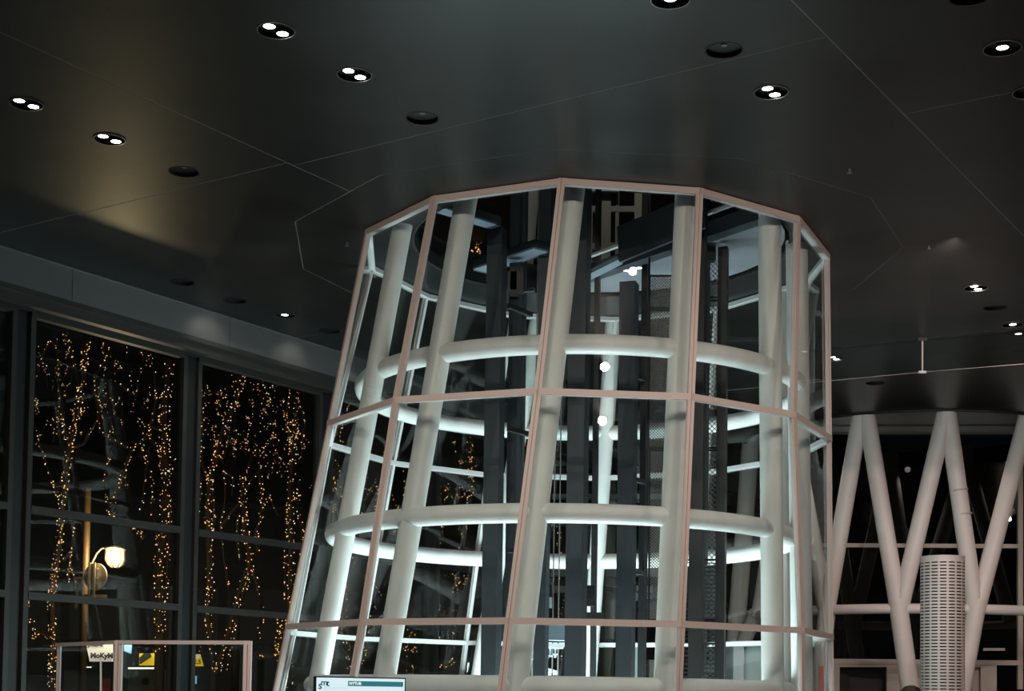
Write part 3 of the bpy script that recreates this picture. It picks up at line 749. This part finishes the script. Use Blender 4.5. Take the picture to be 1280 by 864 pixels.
MB().box(onscr((.355 + .967) / 2, .125, .030), (SW * .612, .003, SH * .095), axs).build('title_bar', 'teal', scn)
MB().box(cc - Vector((0, 0, SH / 2 + (a.z - SH) / 2)) + sn * -.02 , (.08, .05, max(a.z - SH, .1)), axs).build('stand_pole', 'black', scn)
MB().box(Vector((cc.x, cc.y, .015)), (.5, .4, .03), axs).build('stand_base', 'black', scn)
def text(body, org, size, m, parent, rotm, name, bold=0.0):
    c = bpy.data.curves.new(name, 'FONT'); c.body = body; c.size = size; c.extrude = .0005; c.offset = bold; c.resolution_u = 2
    o = bpy.data.objects.new(name, c); COL.objects.link(o)
    dg = bpy.context.evaluated_depsgraph_get(); me = bpy.data.meshes.new_from_object(o.evaluated_get(dg))
    bpy.data.objects.remove(o); me.materials.clear(); me.materials.append(M[m])
    o = bpy.data.objects.new(name, me); COL.objects.link(o); o.parent = parent
    mw = Matrix.Translation(org - ORG[parent]) @ rotm.to_4x4(); o.matrix_local = mw; ORG[o] = ORG[parent]; return o
rm = Matrix((sx, Vector((0, 0, 1)), sn)).transposed()
text('s', onscr(.030, .235, .031), .085, 'ink', scn, rm, 'logo_letter', .0012)
text('m', onscr(.058, .170, .031), .070, 'ink', scn, rm, 'logo_letter', .0012)
text('t', onscr(.120, .180, .031), .070, 'ink', scn, rm, 'logo_letter', .0012)
text('せんだいメディアテーク', onscr(.088, .232, .031), .018, 'inkl', scn, rm, 'logo_caption')
text('NYTUB', onscr(.366, .148, .034), .030, 'whitee', scn, rm, 'title_text', .0008)

# ================================================================== OUTDOOR THINGS
# street lamp
LY = 27.0
lp_ = UY(104, 800, LY)
sl = thing('street_lamp', (lp_.x, lp_.y, 0), 'glowing warm lantern street lamp on a curved arm seen through the left window', 'street lamp')
pt = UY(104, 610, LY)
MB().tube([(lp_.x, lp_.y, 0), (lp_.x, lp_.y, pt.z)], .07, 14).build('pole', 'pole', sl)
arm = [UY(x, y, LY) for x, y in ((106, 724), (112, 713), (116, 702), (121, 692), (127, 686), (134, 684))]
MB().tube(arm, .018, 10).build('arm', 'alu', sl)
lc = UY(144, 686, LY); hh = UY(144, 709, LY)
MB().tube([lc + Vector((0, 0, .06)), lc + Vector((0, 0, .0)), lc - Vector((0, 0, .02))], [.05, .20, .19], 20).build('hood', 'alu', sl)
MB().tube([lc - Vector((0, 0, .03)), lc - Vector((0, 0, .2)), hh + Vector((0, 0, .05)), hh], [.14, .15, .12, .07], 20).build('lantern_glass', 'lampwarm', sl)
for k in range(6):
    t = k * math.pi / 3 + .3; d = Vector((math.cos(t), math.sin(t), 0))
    MB().tube([lc + d * .155, lc + d * .165 - Vector((0, 0, .2)), hh + d * .13 + Vector((0, 0, .05)), hh + d * .06 - Vector((0, 0, .01))], .02, 6).build('cage_bar', 'pole', sl)
pl_ = bpy.data.lights.new('street_lamp_light', 'POINT'); pl_.energy = 140; pl_.color = (1, .72, .4); pl_.shadow_soft_size = .15
po = bpy.data.objects.new('street_lamp_light', pl_); COL.objects.link(po); po.location = UY(141, 697, LY - .35)
# round sign seen from the back
rs = thing('round_road_sign', UY(118, 745, 26.6), 'round road sign seen from behind beside the glowing street lamp', 'road sign')
c = UY(119, 721, 26.7); dd = Vector((.75, -.66, 0)).normalized()
nrm = Vector((-.35, -.94, 0)).normalized()
MB().tube([c, c + nrm * -.02], .245, 32, smooth=False).build('disc', 'alu', rs)
for dx in (-.09, .0):
    q = c + Vector((dx, -.06, 0)); MB().bar(q + Vector((0, 0, .25)), q - Vector((0, 0, .42)), .035, .03).build('bracket_upright', 'alu', rs)
for dz in (.14, -.03, -.14): MB().bar(c + Vector((-.34 if dz == -.03 else -.14, -.05, dz)), c + Vector((.06, -.05, dz)), .03, .03).build('bracket_arm', 'alu', rs)
q = c - Vector((.0, 0, .40)); MB().box(q + Vector((.02, 0, 0)), (.40, .02, .16)).build('sub_plate', 'alu', rs); MB().bar(q + Vector((-.36, -.05, -.03)), q + Vector((.2, -.05, -.03)), .03, .03).build('bracket_arm', 'alu', rs)

# shop signs and street things behind the partition
def flat(name, pts, Y, m, label, cat, th=.08, group=None):
    P = [UY(x, y, Y) for x, y in pts]; n = len(P); b = Vector((0, th, 0)); mb = MB()
    mb.add(P + [p + b for p in P], [tuple(range(n)), tuple(range(n, 2 * n))[::-1]] + [(i, n + i, n + (i + 1) % n, (i + 1) % n) for i in range(n)])
    o = mb.build(name, m); return tag(o, label, cat, group)
X3 = Matrix((Vector((1, 0, 0)), Vector((0, 0, 1)), Vector((0, -1, 0)))).transposed()
ss = thing('shop_sign', UY(124, 828, 34), 'white lit shop sign with dark brush lettering behind the left partition pane', 'sign')
P = [UY(x, y, 34) for x, y in ((107, 803), (140, 803), (140, 827), (112, 827))]; mb = MB(); b = Vector((0, .1, 0))
mb.add(P + [p + b for p in P], [(0, 1, 2, 3), (7, 6, 5, 4), (0, 4, 5, 1), (1, 5, 6, 2), (2, 6, 7, 3), (3, 7, 4, 0)]); mb.build('face', 'signwhite', ss)
text('JIGB-a', UY(110, 808, 33.97), .13, 'darkprint', ss, X3, 'lettering', .008)
text('MoKyM', UY(113, 822.5, 33.97), .16, 'darkprint', ss, X3, 'lettering', .009)
y1_ = thing('yellow_sign', UY(186, 833, 34), 'yellow lit sign crossed by a dark diagonal band, left of the two', 'sign')
def fl2(pts, Y, m, name, par, th=.06):
    P = [UY(x, y, Y) for x, y in pts]; n = len(P); b = Vector((0, th, 0)); mb = MB()
    mb.add(P + [p + b for p in P], [tuple(range(n)), tuple(range(n, 2 * n))[::-1]] + [(i, n + i, n + (i + 1) % n, (i + 1) % n) for i in range(n)]); return mb.build(name, m, par)
fl2(((174, 817), (195, 817), (198, 832), (174, 832)), 34, 'yellow', 'face', y1_)
fl2(((174, 822.5), (180, 816.6), (187.5, 816.6), (189.5, 821), (174.5, 831)), 33.95, 'darkprint', 'dark_band', y1_, .03)
y2_ = thing('yellow_sign', UY(246, 835, 34), 'yellow and white lit sign with small dark lettering, right of the two', 'sign')
fl2(((240, 818), (250, 818), (254, 833), (240, 833)), 34, 'yellow', 'face', y2_); fl2(((240, 818), (249, 818), (248.5, 822), (240, 826)), 33.95, 'signwhite', 'white_corner', y2_, .03)
text('E.5', UY(242, 830, 33.93), .14, 'darkprint', y2_, X3, 'lettering', .004)
flat('light_tube', ((160, 834.4), (192, 834.4), (192, 836.6), (160, 836.6)), 33, 'striplight', 'long thin white strip light above the grey cabinet front', 'light')
flat('light_tube', ((99, 833.5), (113, 833.5), (113, 834.8), (99, 834.8)), 33, 'striplight', 'short thin white strip light left of the red banner', 'light')
flat('lit_notice', ((240, 845), (245, 845), (245, 855), (240, 855)), 33, 'signblue', 'small pale blue lit notice below the yellow and white sign', 'sign')
flat('blue_display', ((155, 806), (164, 806), (163, 817), (155, 814)), 34, 'signblue', 'bluish lit display right of the partition middle post', 'display')
flat('grey_shutter', ((80, 838), (99, 838), (99, 870), (80, 870)), 33, 'grey', 'grey shutter box low behind left partition pane', 'cabinet', .5)
cb = thing('grey_cabinet', UY(176, 863, 33), 'large grey cabinet with round dark emblem behind the partition right pane', 'cabinet')
fl2(((160, 838), (197, 838), (197, 872), (160, 872)), 33, 'grey', 'body', cb, .8)
mb = MB(); q = UY(182, 852, 32.97); mb.tube([q, q - Vector((0, .02, 0))], .085, 20, smooth=False); mb.build('emblem', 'darkprint', cb)
fb = thing('red_banner', UY(125, 863, 31), 'narrow dark red banner flag with pink edge under white shop sign', 'banner')
fl2(((126.5, 850), (138, 848), (138, 872), (126.5, 872)), 31, 'red', 'cloth', fb, .02); MB().tube([UY(126, 822, 31), UY(126, 875, 31)], .02, 8).build('pole', 'signwhite', fb)
el = bpy.data.lights.new('shopfront_light', 'AREA'); el.energy = 420; el.size = 3; el.color = (1, .85, .7)
eo = bpy.data.objects.new('shopfront_light', el); COL.objects.link(eo); eo.location = UY(150, 770, 35); eo.location.z = 3.4; eo.rotation_euler = (math.radians(25), 0, 0)

# ================================================================== TREES AND FAIRY LIGHTS
AMB = [(1, .36, .06), (1, .42, .10), (1, .50, .16), (1, .60, .28), (.9, .70, .48)]
def tree(tlabel, llabel, Y, trunks, twigs=(), scat=(), dens=.26):
    """trunks: [(pixel path), half width px, density factor]"""
    p0 = UY(*trunks[0][0][0], Y); base = Vector((p0.x, Y, -.15))
    t = thing('street_tree', base, tlabel, 'tree', 'street trees wrapped in lights')
    f = thing('fairy_lights', base, llabel, 'string lights', 'light strings on the street trees')
    bulbs = []
    def rp(path, n=6):
        out = []
        for (x0, y0), (x1, y1) in zip(path, path[1:]):
            for k in range(n): out.append((x0 + (x1 - x0) * k / n + random.uniform(-.6, .6), y0 + (y1 - y0) * k / n))
        out.append(path[-1]); return out
    for idx, (path, hw, dn) in enumerate(trunks):
        pp = rp(path, 4); P = [UY(x, y, Y) for x, y in pp]; n = len(P); r = [max(.02, hw * Y / F * (1 - .45 * k / n)) for k in range(n)]
        if idx == 0: P = [Vector((P[0].x, P[0].y, -.15))] + P; r = [r[0] * 1.2] + r
        MB().tube(P, r, 8).build('trunk' if idx == 0 else 'branch', 'bark', t)
        wire = []
        L = sum(math.hypot(x1 - x0, y1 - y0) for (x0, y0), (x1, y1) in zip(path, path[1:]))
        for (x0, y0), (x1, y1) in zip(path, path[1:]):
            l = math.hypot(x1 - x0, y1 - y0); N = int(l * dens * dn)
            for k in range(N):
                s = random.random(); ph = random.uniform(0, 2 * math.pi)
                bulbs.append((x0 + (x1 - x0) * s + hw * 1.1 * math.cos(ph), y0 + (y1 - y0) * s + random.uniform(-1, 1), Y - (hw + 1.5) * Y / F * abs(math.sin(ph)) - .03, 1.0 if random.random() < .7 else .5))
        turns = int(L / 9); w_ = []
        for k in range(turns * 8):
            s = k / (turns * 8) * (n - 1); i = int(s); fr = s - i; pa = pp[i]; pb = pp[min(i + 1, n - 1)]; th = k * math.pi / 4
            q = UY(pa[0] + (pb[0] - pa[0]) * fr, pa[1] + (pb[1] - pa[1]) * fr, Y); rr = hw * 1.1 * Y / F
            w_.append(q + Vector((math.cos(th) * rr, math.sin(th) * rr, 0)))
        if len(w_) > 3:
            MB().tube(w_, .004, 3, caps=False).build('wire', 'black', f)
    for path in twigs:
        P = [UY(x, y, Y) for x, y in rp(path, 3)]; n = len(P)
        MB().tube(P, [.045 * (1 - .7 * k / n) for k in range(n)], 5).build('branch', 'bark', t)
        for (x0, y0), (x1, y1) in zip(path, path[1:]):
            l = math.hypot(x1 - x0, y1 - y0)
            for k in range(int(l * .15)):
                s = random.random(); bulbs.append((x0 + (x1 - x0) * s + random.gauss(0, 1.0), y0 + (y1 - y0) * s, Y - .07, random.choice((1, .8, .45))))
    for (x0, y0, x1, y1, n) in scat:
        tw = MB()
        for k in range(n // 6):
            x, y = random.uniform(x0, x1), random.uniform(y0, y1); dx = random.gauss(0, 7); dy = -random.uniform(14, 40)
            q0, q1 = UY(x, y, Y), UY(x + dx, y + dy, Y); tw.tube([q0, q1], [.012, .005], 4)
            for j in range(6): s = random.random(); bulbs.append((x + dx * s + random.gauss(0, 1.5), y + dy * s, Y - .03, random.choice((.7, .4, .25))))
        if n: o = tw.build('twigs', 'bark', t); o['kind'] = 'stuff'
    vs = []; fs = []; cols = []
    for (x, y, yy, br) in bulbs:
        c = UY(x, y, yy); r = random.uniform(.008, .0145) * (Y / 28) * (.75 + .25 * br)
        o = len(vs); vs += [c + Vector(d) * r for d in ((1, 0, 0), (-1, 0, 0), (0, 1, 0), (0, -1, 0), (0, 0, 1), (0, 0, -1))]
        fs += [(o + i, o + j, o + k) for i, j, k in ((0, 2, 4), (2, 1, 4), (1, 3, 4), (3, 0, 4), (2, 0, 5), (1, 2, 5), (3, 1, 5), (0, 3, 5))]
        cc_ = random.choice(AMB); cc_ = (1, .3, .12) if random.random() < .05 else cc_
        cc_ = (.5, .5, 1) if random.random() < .02 else cc_
        cols += [tuple(a * br for a in cc_) + (1,)] * 6
    mb = MB(); mb.add(vs, fs); o = mb.build('bulbs', 'bulb', f); o['kind'] = 'stuff'
    at = o.data.color_attributes.new('bulb', 'FLOAT_COLOR', 'POINT')
    at.data.foreach_set('color', [c for q in cols for c in q])
    return t
tree('bare street tree behind the left window, left of the street lamp', 'amber light strings on the tree left of the street lamp', 28,
     [([(64, 860), (66, 800), (64, 750), (74, 680), (78, 630), (88, 550), (100, 500), (106, 450), (108, 425)], 4.5, 2.0),
      ([(64, 750), (70, 690), (78, 650), (68, 610), (58, 580), (46, 545), (38, 518)], 1.5, .8), ([(88, 560), (76, 520), (72, 470), (70, 415)], 1.5, .35),
      ([(100, 500), (94, 455), (84, 430), (84, 410)], 2, .5), ([(88, 700), (84, 730), (90, 680)], 2, .7), ([(64, 800), (45, 790), (34, 765), (31, 735)], 3, 1.2), ([(45, 790), (40, 800)], 3, 2.2)],
     [[(88, 560), (104, 555), (112, 540), (124, 520), (122, 480)], [(78, 700), (90, 690), (92, 650)], [(75, 440), (62, 425), (48, 455), (44, 480)], [(95, 760), (96, 740), (90, 710)]],
     [(36, 430, 110, 560, 150)])
tree('bare forked street tree behind the left window, right of the street lamp', 'amber light strings on the tree right of the street lamp', 29,
     [([(200, 815), (200, 760), (199, 700), (207, 640), (207, 580), (205, 520), (211, 450)], 6.5, 1.9), ([(200, 690), (190, 640), (192, 600), (176, 560)], 2, .8),
      ([(206, 600), (200, 560), (186, 545), (165, 560), (150, 600), (138, 640)], 3, .9), ([(206, 600), (213, 640), (210, 700), (207, 760)], 2.0, .8),
      ([(180, 672), (160, 650), (142, 648), (134, 632)], 4, 1.7), ([(176, 640), (182, 590), (186, 560)], 2.0, .5), ([(136, 640), (130, 600), (140, 560)], 1.5, .7)],
     [[(186, 545), (195, 500), (192, 460), (188, 440)], [(160, 560), (125, 540), (122, 510), (132, 495)], [(122, 510), (118, 470), (138, 440)], [(150, 480), (170, 495), (176, 460)], [(206, 540), (182, 530), (178, 545)], [(180, 450), (174, 430)], [(175, 680), (178, 660)]],
     [(115, 440, 215, 560, 130), (150, 560, 213, 640, 40)], .26)
tree('bare street tree in second window, nearest its left frame', 'amber light strings on the second window tree nearest its left frame', 29,
     [([(268, 840), (264, 800), (260, 770), (262, 700), (260, 640), (262, 600), (270, 570), (278, 540), (296, 500), (300, 470)], 4, 1.3),
      ([(266, 740), (264, 690), (268, 650), (266, 610), (262, 580)], 2, .7), ([(286, 735), (280, 700), (276, 660), (282, 620), (280, 590)], 1.2, .45),
      ([(270, 845), (284, 800), (290, 775), (300, 740), (308, 712)], 4, 1.1), ([(283, 840), (288, 815), (294, 780)], 1.5, .9)],
     [[(262, 600), (252, 580), (252, 540), (258, 480)], [(276, 660), (290, 640), (302, 625)], [(278, 590), (292, 595), (290, 620)], [(246, 660), (250, 620), (252, 590)], [(246, 800), (252, 815)]],
     [(250, 480, 310, 590, 170)])
tree('bare forked street tree in the middle of the second window', 'amber light strings on the forked tree in middle of the second window', 29.5,
     [([(296, 765), (302, 745), (312, 715), (312, 690), (306, 660), (304, 620), (302, 595)], 4.5, 1.9), ([(316, 712), (326, 745), (328, 770), (322, 800)], 2.5, .8),
      ([(326, 820), (338, 822), (350, 815), (352, 790), (348, 770)], 3, 1.4), ([(322, 690), (320, 665), (326, 650), (328, 620), (324, 590)], 2.6, 1.1), ([(329, 640), (336, 618), (348, 645)], 1.5, .8)],
     [[(306, 600), (314, 570), (322, 560)], [(302, 620), (318, 595), (326, 585)], [(300, 700), (296, 660), (300, 640)]],
     [(305, 480, 350, 600, 200)])
tree('bare street tree in second window, closest to the glass tower', 'amber light strings on the second window tree closest to the glass tower', 29.5,
     [([(362, 860), (360, 800), (363, 760), (364, 700), (363, 640), (364, 600), (366, 560), (372, 500)], 4.5, 1.6), ([(376, 700), (378, 660), (372, 640), (374, 600)], 2.0, .9), ([(357, 760), (356, 700), (358, 640)], 1.4, .6),
      ([(350, 830), (344, 810), (348, 780)], 3, 1.2)],
     [[(366, 560), (358, 530), (362, 490), (360, 470)], [(378, 560), (382, 530), (376, 500)]],
     [(345, 490, 388, 600, 110)])
tree('lit bare tree seen through the left panes of the glass tower', 'amber light strings seen through left panes of the glass tower', 31,
     [([(440, 860), (430, 780), (428, 700), (424, 640), (420, 580), (424, 530)], 4, .9), ([(448, 860), (462, 760), (466, 700), (470, 640), (480, 590), (486, 540)], 3, .9), ([(404, 760), (408, 700), (414, 640), (420, 600)], 2, .6)],
     [[(440, 700), (452, 650), (450, 610)], [(424, 530), (440, 500), (470, 520)]],
     [(395, 580, 430, 800, 130), (440, 560, 500, 800, 190)], .4)
tree('lit bare tree between second and third slanted tubes', 'amber light strings between second and third slanted tubes of the tower', 31,
     [([(513, 850), (510, 800), (506, 760), (505, 720), (512, 680), (506, 640), (510, 600)], 4, 1.3), ([(500, 810), (520, 815), (517, 790)], 3, .9),
      ([(566, 830), (570, 800), (567, 760), (574, 700), (584, 650), (590, 600), (586, 560)], 3, .8), ([(544, 830), (548, 790), (546, 740), (546, 690), (556, 640), (560, 600)], 2.2, .8), ([(545, 830), (556, 834), (566, 828)], 4, 1.6),
      ([(558, 640), (548, 560), (556, 420), (566, 330), (572, 285)], 2, .2), ([(586, 560), (592, 430), (596, 340), (602, 270)], 2, .25)],
     [[(572, 285), (560, 300), (556, 320)], [(602, 270), (594, 240), (604, 222)], [(566, 330), (540, 300), (520, 288)], [(596, 340), (590, 315), (598, 300)], [(640, 600), (620, 640)]],
     [(500, 590, 600, 800, 170), (530, 570, 600, 660, 110), (575, 300, 605, 345, 120), (520, 285, 560, 312, 36)])
tree('lit bare tree low behind the hoist ropes', 'amber light strings low behind the hoist ropes of the tower', 33,
     [([(700, 860), (698, 800), (702, 740), (698, 690), (700, 640)], 3, .7)], [[(698, 690), (690, 650), (694, 620)]], [])

# ================================================================== PERSON (top of head just below the picture at right)
pp_ = UY(1139, 857, 11.5); HT = pp_.z
per = thing('person', (pp_.x, pp_.y, 0), 'person in dark clothes standing at lower right, only dark hair top visible', 'person')
K = HT / 1.72
def skin(name, verts, edges, rad, m, par, root=0):
    me = bpy.data.meshes.new(name); me.from_pydata([(v[0] * K, v[1] * K, v[2] * K) for v in verts], edges, [])
    o = bpy.data.objects.new(name, me); COL.objects.link(o); o.parent = par
    o.modifiers.new('skin', 'SKIN'); sv = me.skin_vertices[0].data
    for i, r in enumerate(rad): sv[i].radius = (r[0] * K, r[1] * K) if isinstance(r, tuple) else (r * K, r * K); sv[i].use_root = (i == root)
    ss_ = o.modifiers.new('sub', 'SUBSURF'); ss_.levels = 1; ss_.render_levels = 2; me.materials.append(M[m]); ORG[o] = ORG[par]; return o
V = [(0, 0, .95), (0, 0, 1.15), (0, 0, 1.38), (0, 0, 1.46), (0, -.01, 1.56), (0, -.01, 1.64)]
E = [(0, 1), (1, 2), (2, 3), (3, 4), (4, 5)]; Rr = [(.16, .12), (.14, .11), (.16, .10), .055, (.075, .095), (.07, .085)]
for sg in (-1, 1):
    n = len(V); V += [(sg * .18, 0, 1.38), (sg * .23, 0, 1.10), (sg * .25, -.06, .86), (sg * .25, -.07, .80)]; E += [(2, n), (n, n + 1), (n + 1, n + 2), (n + 2, n + 3)]; Rr += [.055, .042, .03, .035]
    for f_ in range(4):
        k = len(V); V += [(sg * .25, -.095 + .02 * f_, .76), (sg * .25, -.10 + .02 * f_, .70 - (.01 if f_ in (1, 2) else 0))]; E += [(n + 3, k), (k, k + 1)]; Rr += [.010, .008]
    k = len(V); V += [(sg * .235, -.12, .77), (sg * .232, -.135, .735)]; E += [(n + 3, k), (k, k + 1)]; Rr += [.011, .009]
    n = len(V); V += [(sg * .10, 0, .90), (sg * .105, -.01, .50), (sg * .11, .01, .10), (sg * .11, -.12, .04)]; E += [(0, n), (n, n + 1), (n + 1, n + 2), (n + 2, n + 3)]; Rr += [.09, .06, .045, .04]
bd_ = skin('body', V, E, Rr, 'coat', per)
hd = MB(); c = Vector((pp_.x, pp_.y - .01 * K, 1.61 * K))
hd.tube([c + Vector((0, 0, -.05)) * K, c + Vector((0, .01, .0)), c + Vector((0, .01, .06)) * K, c + Vector((0, 0, .095)) * K, c + Vector((0, 0, .11)) * K], [.085 * K, .098 * K, .088 * K, .055 * K, .015 * K], 18).build('hair', 'hair', per)
fc = MB(); fc.ico(c + Vector((0, -.045, -.04)) * K, .072 * K, 2).ico(c + Vector((0, -.12, -.045)) * K, .013 * K, 1); fc.build('face', 'skin', per)
